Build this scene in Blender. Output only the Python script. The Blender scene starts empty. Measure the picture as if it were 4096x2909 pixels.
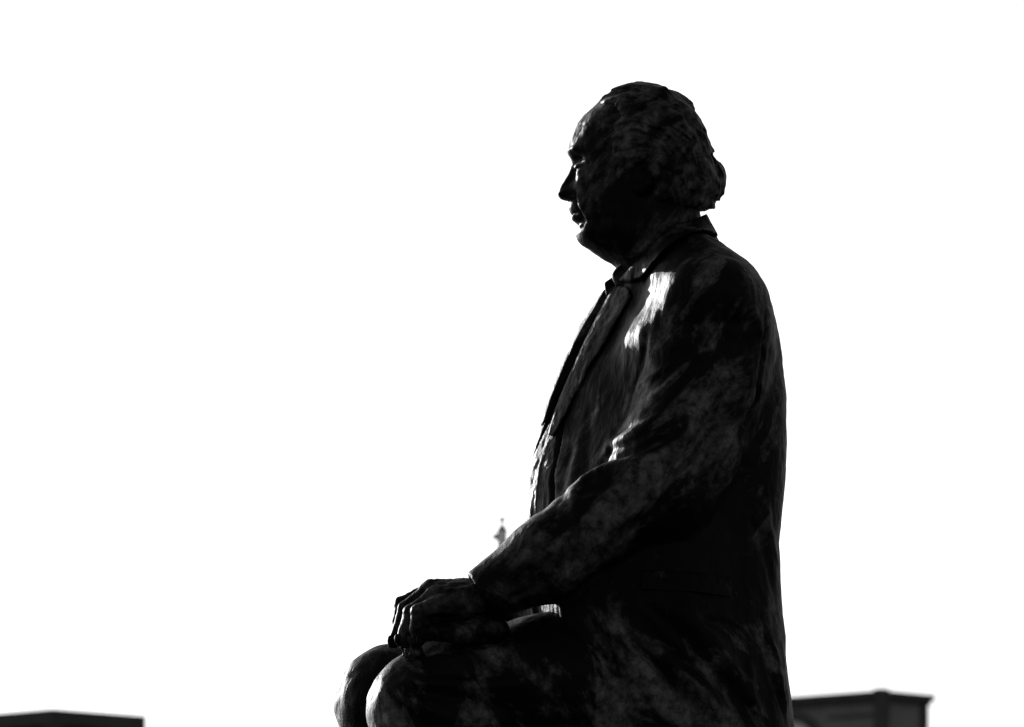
import bpy, math
import numpy as np
from mathutils import Matrix, Vector

# ------------------------------------------------------------------ camera, sky, sun, exposure
scene = bpy.context.scene
PITCH = math.radians(6.9)
LENS = 300.0
FP = LENS / 36.0 * 4096.0            # focal length in photograph pixels
S = 0.0005                           # one photograph pixel at the statue, in metres
DIST = FP * S                        # camera to statue, about 17 m
C0 = Vector((0.0, 0.0, 3.65))        # middle of the frame on the statue
cph, sph = math.cos(PITCH), math.sin(PITCH)
CAM = C0 - Vector((0, cph, sph)) * DIST

cd = bpy.data.cameras.new('camera')
cam = bpy.data.objects.new('camera', cd)
scene.collection.objects.link(cam)
cam.location = CAM
cam.rotation_euler = (math.pi / 2 + PITCH, 0, 0)
cd.lens = LENS
cd.sensor_width = 36.0
cd.sensor_fit = 'HORIZONTAL'
cd.clip_start = 0.5
cd.clip_end = 6000
cd.dof.use_dof = True
cd.dof.focus_distance = DIST - 0.15
cd.dof.aperture_fstop = 14.0
scene.camera = cam

SUN_EL = math.radians(13.0)
SUN_AZ = math.radians(-30.5)         # from +Y (away from the camera) towards -X (left of the picture)
sdir = Vector((math.sin(SUN_AZ) * math.cos(SUN_EL), math.cos(SUN_AZ) * math.cos(SUN_EL), math.sin(SUN_EL)))
world = bpy.data.worlds.new('World')
scene.world = world
world.use_nodes = True
wn = world.node_tree
bg = wn.nodes['Background']
sky = wn.nodes.new('ShaderNodeTexSky')
sky.sky_type = 'NISHITA'
sky.sun_disc = False
sky.sun_elevation = SUN_EL
sky.sun_rotation = SUN_AZ
sky.dust_density = 2.0
bwn = wn.nodes.new('ShaderNodeRGBToBW')      # the photograph is black and white
wn.links.new(sky.outputs[0], bwn.inputs[0])
wn.links.new(bwn.outputs[0], bg.inputs[0])
bg.inputs[1].default_value = 0.15
ld = bpy.data.lights.new('sun', 'SUN')
ld.energy = 5.0
ld.angle = math.radians(0.5)
ld.color = (1.0, 1.0, 1.0)
sun = bpy.data.objects.new('sun', ld)
scene.collection.objects.link(sun)
sun.rotation_euler = (-sdir).to_track_quat('-Z', 'Y').to_euler()
sun.location = (-8, 4, 12)
vs = scene.view_settings
vs.view_transform = 'Standard'
vs.look = 'None'
vs.gamma = 1.0
vs.exposure = 0.0
vs.use_curve_mapping = False
scene.cycles.use_denoising = True
scene.cycles.max_bounces = 6

# ------------------------------------------------------------------ materials
def new_mat(name):
    m = bpy.data.materials.new(name)
    m.use_nodes = True
    return m, m.node_tree, m.node_tree.nodes['Principled BSDF']

def N(nt, kind, **kw):
    n = nt.nodes.new(kind)
    for k, v in kw.items():
        if k in n.inputs: n.inputs[k].default_value = v
        else: setattr(n, k, v)
    return n

def ramp(nt, src, stops):
    r = nt.nodes.new('ShaderNodeValToRGB')
    els = r.color_ramp.elements
    while len(els) < len(stops): els.new(0.5)
    for e, (p, v) in zip(els, stops):
        e.position = p; e.color = (v, v, v, 1)
    nt.links.new(src, r.inputs[0])
    return r.outputs[0]

def bronze(name, rot=(-42, 38), dark=0.0018, light=0.064, lo=0.49, hi=0.62, relief=1.0, freq=8.5):
    m, nt, p = new_mat(name)
    L = nt.links.new
    tc = N(nt, 'ShaderNodeTexCoord')
    co = N(nt, 'ShaderNodeMapping'); co.inputs['Location'].default_value = (0, 0, 0.31); L(tc.outputs['Object'], co.inputs[0])
    # streaks run down the sleeve above the waist and back along the skirt below it
    sp = N(nt, 'ShaderNodeSeparateXYZ'); L(co.outputs[0], sp.inputs[0])
    wz = N(nt, 'ShaderNodeMapRange'); wz.inputs['From Min'].default_value = 1.15; wz.inputs['From Max'].default_value = 1.45; L(sp.outputs['Z'], wz.inputs[0])
    outs = []
    for ang in rot:
        m0 = N(nt, 'ShaderNodeMapping'); m0.inputs['Rotation'].default_value = (0, math.radians(ang), 0); L(co.outputs[0], m0.inputs[0])
        m1 = N(nt, 'ShaderNodeMapping'); m1.inputs['Scale'].default_value = (1.6, 1.0, 0.65); L(m0.outputs[0], m1.inputs[0])
        nn = N(nt, 'ShaderNodeTexNoise', Scale=freq, Detail=10.0, Roughness=0.68, Distortion=0.5); L(m1.outputs[0], nn.inputs['Vector'])
        outs.append(nn.outputs[0])
    n1 = N(nt, 'ShaderNodeMix', data_type='FLOAT'); L(wz.outputs[0], n1.inputs[0]); L(outs[1], n1.inputs[2]); L(outs[0], n1.inputs[3])
    at = N(nt, 'ShaderNodeAttribute', attribute_name='patina_shade')      # patina tone bias; shade under elbow and behind sleeve painted in
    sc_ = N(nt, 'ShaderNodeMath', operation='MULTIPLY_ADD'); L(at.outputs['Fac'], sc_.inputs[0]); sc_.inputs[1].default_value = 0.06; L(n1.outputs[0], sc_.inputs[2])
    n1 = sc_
    patch = ramp(nt, n1.outputs[0], [(lo, 0.0), (hi, 1.0)])
    n2 = N(nt, 'ShaderNodeTexNoise', Scale=freq * 6, Detail=6.0, Roughness=0.7); L(co.outputs[0], n2.inputs['Vector'])
    fine = ramp(nt, n2.outputs[0], [(0.36, 0.12), (0.62, 1.0)])
    n3 = N(nt, 'ShaderNodeTexNoise', Scale=freq * 17, Detail=3.0, Roughness=0.6); L(co.outputs[0], n3.inputs['Vector'])
    spots = ramp(nt, n3.outputs[0], [(0.27, 0.2), (0.36, 1.0)])
    mul = N(nt, 'ShaderNodeMath', operation='MULTIPLY'); L(patch, mul.inputs[0]); L(fine, mul.inputs[1])
    mul2 = N(nt, 'ShaderNodeMath', operation='MULTIPLY'); L(mul.outputs[0], mul2.inputs[0]); L(spots, mul2.inputs[1])
    mr = N(nt, 'ShaderNodeMapRange'); mr.inputs['To Min'].default_value = dark; mr.inputs['To Max'].default_value = light
    L(mul2.outputs[0], mr.inputs[0])
    L(mr.outputs[0], p.inputs['Base Color'])
    mr2 = N(nt, 'ShaderNodeMapRange'); mr2.inputs['To Min'].default_value = 0.5; mr2.inputs['To Max'].default_value = 0.55
    L(mul2.outputs[0], mr2.inputs[0]); L(mr2.outputs[0], p.inputs['Roughness'])
    mr3 = N(nt, 'ShaderNodeMapRange'); mr3.inputs['To Min'].default_value = 0.06; mr3.inputs['To Max'].default_value = 0.34
    L(mul2.outputs[0], mr3.inputs[0]); L(mr3.outputs[0], p.inputs['Specular IOR Level'])
    # modelling-tool strokes and casting pits
    mp2 = N(nt, 'ShaderNodeMapping'); mp2.inputs['Scale'].default_value = (3.0, 3.0, 0.8); mp2.inputs['Rotation'].default_value = (0.1, 0.35, 0)
    L(co.outputs[0], mp2.inputs[0])
    s1 = N(nt, 'ShaderNodeTexNoise', Scale=22.0, Detail=5.0, Roughness=0.6, Distortion=0.6); L(mp2.outputs[0], s1.inputs['Vector'])
    s2 = N(nt, 'ShaderNodeTexNoise', Scale=120.0, Detail=3.0, Roughness=0.6); L(co.outputs[0], s2.inputs['Vector'])
    ad = N(nt, 'ShaderNodeMath', operation='MULTIPLY_ADD'); L(s2.outputs[0], ad.inputs[0]); ad.inputs[1].default_value = 0.3; L(s1.outputs[0], ad.inputs[2])
    bp = N(nt, 'ShaderNodeBump', Strength=0.24 * relief, Distance=0.010); L(ad.outputs[0], bp.inputs['Height'])
    L(bp.outputs[0], p.inputs['Normal'])
    return m

M = {
    'cloth': bronze('dark bronze cloth'),
    'skin': bronze('dark bronze skin', freq=9.0, lo=0.50, hi=0.66, light=0.056, relief=0.35),
    'hair': bronze('dark bronze hair', freq=9.0, lo=0.42, hi=0.60, light=0.080, relief=0.8),
    'shirt': bronze('dark bronze shirt', freq=7.0, relief=1.6),
}

def stone(name, v, scale=3.0, rough=0.85, bump=0.2, var=0.25):
    m, nt, p = new_mat(name)
    L = nt.links.new
    tc = N(nt, 'ShaderNodeTexCoord')
    n1 = N(nt, 'ShaderNodeTexNoise', Scale=scale, Detail=8.0, Roughness=0.65); L(tc.outputs['Object'], n1.inputs['Vector'])
    L(ramp(nt, n1.outputs[0], [(0.3, v * (1 - var)), (0.7, v * (1 + var))]), p.inputs['Base Color'])
    p.inputs['Roughness'].default_value = rough
    p.inputs['Specular IOR Level'].default_value = 0.25
    bp = N(nt, 'ShaderNodeBump', Strength=bump, Distance=0.02); L(n1.outputs[0], bp.inputs['Height']); L(bp.outputs[0], p.inputs['Normal'])
    return m

M['granite'] = stone('grey granite', 0.22, 30.0, 0.6)
M['asphalt'] = stone('asphalt', 0.05, 4.0, 0.9)
M['dark_brick'] = stone('dark weathered brick wall', 0.16, 1.2)
M['dark_trim'] = stone('dark painted trim', 0.052, 2.0)
M['fascia'] = stone('dark fascia cladding', 0.045, 1.0)
M['soffit_wall'] = stone('dark render', 0.025, 1.0)
M['roofing'] = stone('grey roofing', 0.08, 1.5)
M['pale_paint'] = stone('pale weathered paint', 0.82, 6.0, 0.6)
M['pole_trim'] = stone('grey metal cap', 0.27, 6.0, 0.5)

def glass_mat(name, v):
    m, nt, p = new_mat(name)
    p.inputs['Base Color'].default_value = (v, v, v, 1)
    p.inputs['Roughness'].default_value = 0.08
    p.inputs['Specular IOR Level'].default_value = 0.6
    return m
M['glass'] = glass_mat('dark window glass', 0.02)
M['pale_glass'] = stone('pale painted sky reflection', 0.62, 3.0, 0.5, 0.0, 0.1)  # flat pale colour painted in for sky reflected by the panes

# ------------------------------------------------------------------ object helpers
def link(o, parent=None):
    scene.collection.objects.link(o)
    if parent is not None: o.parent = parent
    return o

def tag(o, label=None, cat=None, kind=None, group=None):
    if label: o['label'] = label
    if cat: o['category'] = cat
    if kind: o['kind'] = kind
    if group: o['group'] = group
    return o

def mesh_obj(name, v, f, mat, parent=None, smooth=True):
    v = np.ascontiguousarray(v, dtype=np.float32); f = np.ascontiguousarray(f, dtype=np.int32)
    me = bpy.data.meshes.new(name)
    me.vertices.add(len(v)); me.vertices.foreach_set('co', v.ravel())
    n = f.shape[1]
    me.loops.add(f.size); me.loops.foreach_set('vertex_index', f.ravel())
    me.polygons.add(len(f)); me.polygons.foreach_set('loop_start', np.arange(0, f.size, n, dtype=np.int32))
    me.polygons.foreach_set('loop_total', np.full(len(f), n, dtype=np.int32))
    if smooth: me.polygons.foreach_set('use_smooth', np.ones(len(f), dtype=bool))
    me.update(calc_edges=True); me.validate()
    me.materials.append(M[mat])
    return link(bpy.data.objects.new(name, me), parent)

class MB:
    """collects boxes, prisms and lathes into ONE mesh"""
    def __init__(s): s.v = []; s.f = []
    def add(s, v, f):
        b = len(s.v); s.v += [tuple(p) for p in v]; s.f += [tuple(i + b for i in q) for q in f]; return s
    def box(s, x0, x1, y0, y1, z0, z1):
        v = [(x, y, z) for z in (z0, z1) for y in (y0, y1) for x in (x0, x1)]
        return s.add(v, [(0, 2, 3, 1), (4, 5, 7, 6), (0, 1, 5, 4), (2, 6, 7, 3), (0, 4, 6, 2), (1, 3, 7, 5)])
    def prism(s, pts, y0, y1):
        """pts in (x, z), counter-clockwise seen from -y"""
        n = len(pts)
        v = [(x, y0, z) for x, z in pts] + [(x, y1, z) for x, z in pts]
        return s.add(v, [tuple(range(n)), tuple(range(2 * n - 1, n - 1, -1))] + [(i, i + n, (i + 1) % n + n, (i + 1) % n) for i in range(n)])
    def lathe(s, prof, n=24, c=(0, 0)):
        v = [(c[0] + r * math.cos(2 * math.pi * k / n), c[1] + r * math.sin(2 * math.pi * k / n), z) for r, z in prof for k in range(n)]
        f = [(i * n + k, i * n + (k + 1) % n, (i + 1) * n + (k + 1) % n, (i + 1) * n + k) for i in range(len(prof) - 1) for k in range(n)]
        f += [tuple(range(n - 1, -1, -1)), tuple((len(prof) - 1) * n + k for k in range(n))]
        return s.add(v, f)
    def build(s, name, mat, parent=None, smooth=False, bevel=0.0):
        me = bpy.data.meshes.new(name); me.from_pydata(s.v, [], s.f); me.update()
        if smooth:
            for p in me.polygons: p.use_smooth = len(p.vertices) == 4
        me.materials.append(M[mat])
        o = link(bpy.data.objects.new(name, me), parent)
        if bevel:
            b = o.modifiers.new('bevel', 'BEVEL'); b.width = bevel; b.segments = 2; b.limit_method = 'ANGLE'
        return o

def empty(name, loc, rz=0.0):
    o = bpy.data.objects.new(name, None); link(o)
    o.location = loc; o.rotation_euler = (0, 0, rz); o.empty_display_size = 0.3
    return o

def world_at(px, py, dist):
    """world point seen at a photograph pixel, at a horizontal distance from the camera"""
    u = (px - 2048) / FP; v = (1454.5 - py) / FP
    d = Vector((u, cph - v * sph, sph + v * cph))
    return CAM + d * (dist / d.y)

# ------------------------------------------------------------------ ground
g = MB().add([(-3000, -3000, 0), (3000, -3000, 0), (3000, 3000, 0), (-3000, 3000, 0)], [(0, 1, 2, 3)]).build('ground', 'asphalt')
tag(g, kind='structure')

# ------------------------------------------------------------------ sculpting: distance fields on a grid, meshed with surface nets
# Statue frame, in photograph pixels: x right, y away from the camera, h up; origin = C0.
def P(px, py, y):
    u = (px - 2048.0) / FP; v = (1454.5 - py) / FP
    d = np.array([u, cph - v * sph, sph + v * cph])
    c = np.array([0.0, -FP * cph, -FP * sph])
    return c + d * ((y - c[1]) / d[1])

def PP(pts): return np.array([P(*p) for p in pts])

class Grid:
    def __init__(s, lo, hi, v):
        s.lo = np.array(lo, float); s.v = float(v)
        s.n = np.ceil((np.array(hi, float) - s.lo) / v).astype(int) + 1
        a = [(s.lo[i] + np.arange(s.n[i]) * v).astype(np.float32) for i in range(3)]
        s.ax = a
        s.X = a[0][:, None, None]; s.Y = a[1][None, :, None]; s.H = a[2][None, None, :]

def grid_px(x0, x1, r0, r1, y0, y1, v, pad=30):
    c = np.array([P(x, r, y) for x in (x0, x1) for r in (r0, r1) for y in (y0, y1)])
    return Grid(c.min(0) - pad, c.max(0) + pad, v)

def smin(a, b, k):
    h = np.clip(0.5 + 0.5 * (b - a) / k, 0, 1)
    return b + (a - b) * h - k * h * (1 - h)
def smax(a, b, k): return -smin(-a, -b, k)

def capsule(X, Y, H, a, b, ra, rb, sy=1.0):
    ax, ay, ah = (float(t) for t in a); d = np.array(b, float) - np.array(a, float)
    L2 = float(d[0] ** 2 + (d[1]) ** 2 + d[2] ** 2) + 1e-6
    px, py, ph = X - ax, Y - ay, H - ah
    t = np.clip((px * float(d[0]) + py * float(d[1]) + ph * float(d[2])) / L2, 0, 1)
    q = (px - t * float(d[0])) ** 2 + ((py - t * float(d[1])) / sy) ** 2 + (ph - t * float(d[2])) ** 2
    return np.sqrt(q) - (ra + (rb - ra) * t)

def chain(X, Y, H, pts, radii, k=20.0, sy=1.0):
    F = None
    for i in range(len(pts) - 1):
        c = capsule(X, Y, H, pts[i], pts[i + 1], radii[i], radii[i + 1], sy)
        F = c if F is None else smin(F, c, k)
    return F

def ellipsoid(X, Y, H, c, r):
    q = np.sqrt(((X - float(c[0])) / r[0]) ** 2 + ((Y - float(c[1])) / r[1]) ** 2 + ((H - float(c[2])) / r[2]) ** 2)
    return (q - 1) * min(r)

def poly2(x, h, pts):
    """signed distance to a polygon, on 2-D arrays x (n,1) and h (1,m)"""
    pts = np.array(pts, np.float32); n = len(pts)
    d = np.full(np.broadcast(x, h).shape, 1e12, np.float32); s = np.ones(d.shape, np.float32)
    for i in range(n):
        a = pts[i]; b = pts[i - 1]
        ex, eh = b[0] - a[0], b[1] - a[1]
        wx, wh = x - a[0], h - a[1]
        t = np.clip((wx * ex + wh * eh) / (ex * ex + eh * eh + 1e-9), 0, 1)
        d = np.minimum(d, (wx - ex * t) ** 2 + (wh - eh * t) ** 2)
        c1 = h >= a[1]; c2 = h < b[1]; c3 = ex * wh > eh * wx
        flip = (c1 & c2 & c3) | (~c1 & ~c2 & ~c3)
        s = np.where(flip, -s, s)
    return s * np.sqrt(d)

def smooth1(a, n):
    if n < 2: return a
    k = np.hanning(n + 2)[1:-1]; k /= k.sum()
    return np.convolve(np.pad(a, n, mode='edge'), k, mode='same')[n:-n].astype(np.float32)

def tab(g_h, rows, vals, y=0.0, sm=1):
    """a value given at photograph rows, as a function of height on the plane y"""
    hs = np.array([P(2500, r, y)[2] for r in rows]); o = np.argsort(hs)
    return smooth1(np.interp(g_h, hs[o], np.array(vals, float)[o]).astype(np.float32), sm)

def xat(px, row, y=0.0): return P(px, row, y)[0]

_rng = np.random.default_rng(7)
_T = _rng.random((64, 64, 64)).astype(np.float32)
def noise(x, y, z):
    """value noise, -1..1"""
    xi = np.floor(x).astype(np.int32); yi = np.floor(y).astype(np.int32); zi = np.floor(z).astype(np.int32)
    fx, fy, fz = x - xi, y - yi, z - zi
    fx = fx * fx * (3 - 2 * fx); fy = fy * fy * (3 - 2 * fy); fz = fz * fz * (3 - 2 * fz)
    x0, y0, z0 = xi & 63, yi & 63, zi & 63; x1, y1, z1 = (xi + 1) & 63, (yi + 1) & 63, (zi + 1) & 63
    a = _T[x0, y0, z0] * (1 - fx) + _T[x1, y0, z0] * fx
    b = _T[x0, y1, z0] * (1 - fx) + _T[x1, y1, z0] * fx
    c = _T[x0, y0, z1] * (1 - fx) + _T[x1, y0, z1] * fx
    d = _T[x0, y1, z1] * (1 - fx) + _T[x1, y1, z1] * fx
    return ((a * (1 - fy) + b * fy) * (1 - fz) + (c * (1 - fy) + d * fy) * fz) * 2 - 1

def band_pts(g, F, w):
    i = np.nonzero(np.abs(F) < w)
    return i, g.ax[0][i[0]], g.ax[1][i[1]], g.ax[2][i[2]]

def clay(g, F, layers, w=24):
    """uneven hand-modelled surface: layers of (amplitude, size x, size y, size h)"""
    i, x, y, h = band_pts(g, F, w)
    a = F[i]
    for k, (amp, sx, sy, sh) in enumerate(layers):
        a = a + amp * noise(x / sx + 13.7 * k, y / sy + 5.1 * k, h / sh + 9.3 * k)
    F[i] = a

def hit(g, F, px, py, y0=None):
    """depth at which the view ray through a photograph pixel meets the field"""
    ys = np.arange(g.ax[1][0], g.ax[1][-1], g.v * 0.5)
    a = P(px, py, ys[0]); b = P(px, py, ys[-1])
    t = (ys - ys[0]) / (ys[-1] - ys[0])
    p = a[None] + (b - a)[None] * t[:, None]
    i = np.clip(np.round((p - g.lo) / g.v).astype(int), 0, g.n - 1)
    f = F[i[:, 0], i[:, 1], i[:, 2]]
    k = np.nonzero(f < 0)[0]
    return p[k[0]] if len(k) else p[int(np.argmin(f))]

def crease(g, F, pts, amp, w, taper=True, sub=6):
    """ridge (amp > 0) or groove (amp < 0) along a line of photograph points laid on the surface"""
    pts = np.array(pts, float); q = []
    for i in range(len(pts) - 1):
        for k in range(sub): q.append(pts[i] + (pts[i + 1] - pts[i]) * k / sub)
    q.append(pts[-1])
    q = np.array([hit(g, F, *a) for a in q])
    lo = np.clip(((q.min(0) - 3 * w - g.lo) / g.v).astype(int), 0, g.n - 1); hi = np.clip(((q.max(0) + 3 * w - g.lo) / g.v).astype(int) + 2, 1, g.n)
    sl = tuple(slice(a, b) for a, b in zip(lo, hi))
    X = g.X[sl[0]]; Y = g.Y[:, sl[1]]; H = g.H[:, :, sl[2]]
    best = None; par = None; m = len(q) - 1
    for i in range(m):
        a = q[i]; d = q[i + 1] - a; L2 = float(d @ d) + 1e-6
        t = np.clip(((X - a[0]) * d[0] + (Y - a[1]) * d[1] + (H - a[2]) * d[2]) / L2, 0, 1)
        e = (X - a[0] - t * d[0]) ** 2 + (Y - a[1] - t * d[1]) ** 2 + (H - a[2] - t * d[2]) ** 2
        if best is None: best = e; par = (i + t) / m
        else:
            c = e < best; best = np.where(c, e, best); par = np.where(c, (i + t) / m, par)
    k = np.clip(np.minimum(par, 1 - par) * 5, 0, 1) if taper else 1.0
    F[sl] -= (amp * k * np.exp(-best / (w * w))).astype(np.float32)

def nets(g, F):
    """surface nets: one vertex per crossed cell, quads round crossed edges"""
    F = F.astype(np.float32); ins = F < 0
    n = np.array(F.shape) - 1
    idx_sum = np.zeros(n, np.int8)
    for dx in (0, 1):
        for dy in (0, 1):
            for dz in (0, 1):
                idx_sum += ins[dx:n[0] + dx, dy:n[1] + dy, dz:n[2] + dz]
    cell = (idx_sum > 0) & (idx_sum < 8)
    ci = np.stack(np.nonzero(cell), 1)
    ids = np.full(n, -1, np.int32); ids[cell] = np.arange(len(ci), dtype=np.int32)
    acc = np.zeros((len(ci), 3), np.float64); cnt = np.zeros(len(ci), np.float64)
    quads = []
    for ax in range(3):
        sa = [slice(None)] * 3; sb = [slice(None)] * 3
        sa[ax] = slice(0, -1); sb[ax] = slice(1, None)
        A = ins[tuple(sa)]; B = ins[tuple(sb)]
        e = np.stack(np.nonzero(A != B), 1)
        fa = F[e[:, 0], e[:, 1], e[:, 2]]
        e2 = e.copy(); e2[:, ax] += 1
        fb = F[e2[:, 0], e2[:, 1], e2[:, 2]]
        t = fa / (fa - fb)
        p = e.astype(np.float64); p[:, ax] += t
        u, w = (ax + 1) % 3, (ax + 2) % 3
        cells = []; ok_all = np.ones(len(e), bool)
        for du, dw in ((0, 0), (-1, 0), (-1, -1), (0, -1)):
            c = e.copy(); c[:, u] += du; c[:, w] += dw
            ok = np.all((c >= 0) & (c < n), axis=1); ok_all &= ok
            cc = np.clip(c, 0, n - 1); j = ids[cc[:, 0], cc[:, 1], cc[:, 2]]
            jj = j[ok]
            for k in range(3): acc[:, k] += np.bincount(jj, weights=p[ok][:, k], minlength=len(ci))
            cnt += np.bincount(jj, minlength=len(ci))
            cells.append(j)
        q = np.stack(cells, 1)[ok_all]
        s = ins[e[:, 0], e[:, 1], e[:, 2]][ok_all]
        q[~s] = q[~s][:, ::-1]
        quads.append(q)
    v = acc / np.maximum(cnt, 1)[:, None] * g.v + g.lo
    return v, np.concatenate(quads)

def relax(v, q, it=2):
    a = np.concatenate([q[:, 0], q[:, 1], q[:, 2], q[:, 3]]); b = np.concatenate([q[:, 1], q[:, 2], q[:, 3], q[:, 0]])
    n = len(v); cnt = np.maximum(np.bincount(a, minlength=n), 1)
    for k in range(it):
        for lam in (0.6, -0.4):
            m = np.stack([np.bincount(a, weights=v[b, i], minlength=n) for i in range(3)], 1) / cnt[:, None]
            v = v + lam * (m - v)
    return v

STATUE_BASE = np.array([0.18, 0.0, 2.19])          # top of the plinth, under the figure, in the world
def add_patina_shade(o, spots):  # spots bias the bronze tone; some dark ones paint in shade
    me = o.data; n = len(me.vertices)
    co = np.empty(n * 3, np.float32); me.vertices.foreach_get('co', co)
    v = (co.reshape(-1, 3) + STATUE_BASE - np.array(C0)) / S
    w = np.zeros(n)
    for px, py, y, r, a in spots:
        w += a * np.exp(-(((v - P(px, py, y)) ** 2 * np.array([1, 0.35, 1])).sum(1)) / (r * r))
    at = me.attributes.new('patina_shade', 'FLOAT', 'POINT'); at.data.foreach_set('value', np.clip(w, -1.4, 1.2).astype(np.float32))

def sculpt(name, g, F, mat, parent):
    v, q = nets(g, F)
    v = relax(v, q)
    w = v * S + np.array(C0) - STATUE_BASE
    o = mesh_obj(name, w, q, mat, None)
    if parent is not None: o.parent = parent
    return o

statue = empty('seated_statue', tuple(STATUE_BASE))
tag(statue, 'dark bronze statue of a seated man in a suit jacket, hands on his knees', 'statue')

# ------------------------------------------------------------------ torso: shared by jacket, lapels, collar and shirt
K = 0.22                                            # the chest is turned a little towards the camera
T_ROWS = [940, 1000, 1060, 1130, 1200, 1300, 1450, 1600, 1750, 1900, 2050, 2200, 2350, 2500, 2700, 2909, 3060]
T_FRONT = [2600, 2550, 2500, 2455, 2412, 2347, 2272, 2212, 2164, 2125, 2100, 2085, 2055, 2075, 2120, 2170, 2200]
T_BACK = [2815, 2880, 2962, 3030, 3074, 3104, 3132, 3150, 3154, 3149, 3133, 3120, 3126, 3139, 3152, 3178, 3194]
T_HALF = [120, 200, 315, 450, 520, 525, 525, 525, 530, 545, 565, 580, 620, 675, 705, 720, 730]

def torso(g, rows_out=0.0):
    X, Y, H = g.X, g.Y, g.H
    ym = -np.abs(Y); xm = X + 2 * K * np.maximum(Y, 0)
    xs = xm + K * ym
    h = g.ax[2]
    sm = max(3, int(60 / g.v))
    f = tab(h, T_ROWS, [xat(p, r) for p, r in zip(T_FRONT, T_ROWS)], 0, sm)
    b = tab(h, T_ROWS, [xat(p, r) for p, r in zip(T_BACK, T_ROWS)], 0, sm)
    w = tab(h, T_ROWS, T_HALF, 0, sm)
    c1 = (f + b) / 2
    # behind and at the sides a broad rounded section; in front a blunt keel running back to the sleeves
    nb = 2.35; yy = np.linspace(0, 0.98, 50)[:, None] * w[None, :]
    lo_, hi_ = np.full(len(h), 20.0), np.full(len(h), 900.0)
    for _ in range(24):
        m = (lo_ + hi_) / 2
        e = (m[None] * (1 - (yy / w[None]) ** nb) ** (1 / nb) + K * yy).max(0)
        hi_ = np.where(e > b - c1, m, hi_); lo_ = np.where(e > b - c1, lo_, m)
    ab = ((lo_ + hi_) / 2).astype(np.float32)[None, None, :]
    af = (c1 - f + 130)[None, None, :]
    sl = tab(h, [1000, 1090, 1150, 1270, 1370, 1800, 1950, 2200, 2350, 2500], [0.95, 0.90, 0.74, 0.70, 0.66, 0.66, 0.40, 0.30, 0.06, 0.03], 0, 9)[None, None, :]
    cx = c1[None, None, :]; w = w[None, None, :]; f = f[None, None, :]
    d = xs - cx
    t_ = np.clip((d + 60) / 330, 0, 1); q = np.abs(ym) / (w * (1 - 0.17 * t_ * t_ * (3 - 2 * t_)))
    dd = d / np.where(d < 0, af, ab)
    F = ((np.abs(dd) ** nb + q ** nb) ** (1 / nb) - 1) * np.minimum(np.minimum(af, ab), w)
    belly = tab(h, [1800, 1950, 2200, 2400], [0, 1, 1, 0], 0, 9)[None, None, :]
    y0 = tab(h, [1100, 1250, 1780, 1950], [0, 45, 45, 0], 0, 9)[None, None, :]
    fr = f + sl * (np.sqrt((Y - y0) ** 2 + 80.0 ** 2) - 80) + belly * ym * ym / 2400
    fr = fr - 0.52 * (np.sqrt(np.maximum(-ym - 185, 0) ** 2 + 900) - 30) * tab(h, [1060, 1140, 1370, 1560], [0, 1, 1, 0], 0, 15)[None, None, :]
    F = smax(F, (fr - xs) / np.sqrt(1 + (sl + 0.1) ** 2), 50)
    # shoulders
    sh = chain(xm, ym, H, PP([(2690, 1010, -60), (2782, 1100, -280), (2850, 1190, -430)]), [120, 156, 175], 30)
    F = smin(F, sh, 110)
    # the neck of the garments
    nk = chain(xm, ym, H, PP([(2660, 900, 0), (2690, 1060, 0)]), [160, 200], 20)
    F = smin(F, nk, 60)
    return F, xm, ym

def side_poly(g, xm, pts):
    """polygon in the side view, given as (px, row, y); returned as a field over the mirrored side coordinate"""
    q = PP(pts)[:, [0, 2]]
    # evaluate on a plain (x, h) table, then look it up at the mirrored x
    x = np.arange(g.ax[0][0] - 50, g.ax[0][-1] + 2 * K * max(g.ax[1][-1], 0) + 50, g.v).astype(np.float32)
    T = poly2(x[:, None], g.ax[2][None, :], q)
    i = np.clip(np.round((xm[:, :, 0] - x[0]) / g.v).astype(np.int32), 0, len(x) - 1)   # (nx, ny)
    return T[i]                                                                             # (nx, ny, nh)

# ------------------------------------------------------------------ jacket
ARM = [(2862, 1200, -310), (2850, 1320, -330), (2818, 1520, -350), (2725, 1790, -420), (2645, 1965, -470), (2400, 2108, -490), (2190, 2235, -500), (1915, 2395, -480)]
ARM_R = [195, 228, 233, 240, 222, 186, 162, 110]

def far_arm():
    q = PP(ARM); q[:, 0] -= 0.26 * np.abs(q[:, 1]); q[:, 1] *= -1
    q[5, 0] += 70; q[6, 0] += 190; q[7, 0] += 290
    q[6, 1] -= 60; q[7, 1] -= 130
    q[6, 2] += 40; q[7, 2] += 60
    return q

g = grid_px(1850, 3210, 850, 3070, -820, 860, 7.0)
B, xm, ym = torso(g)
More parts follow.
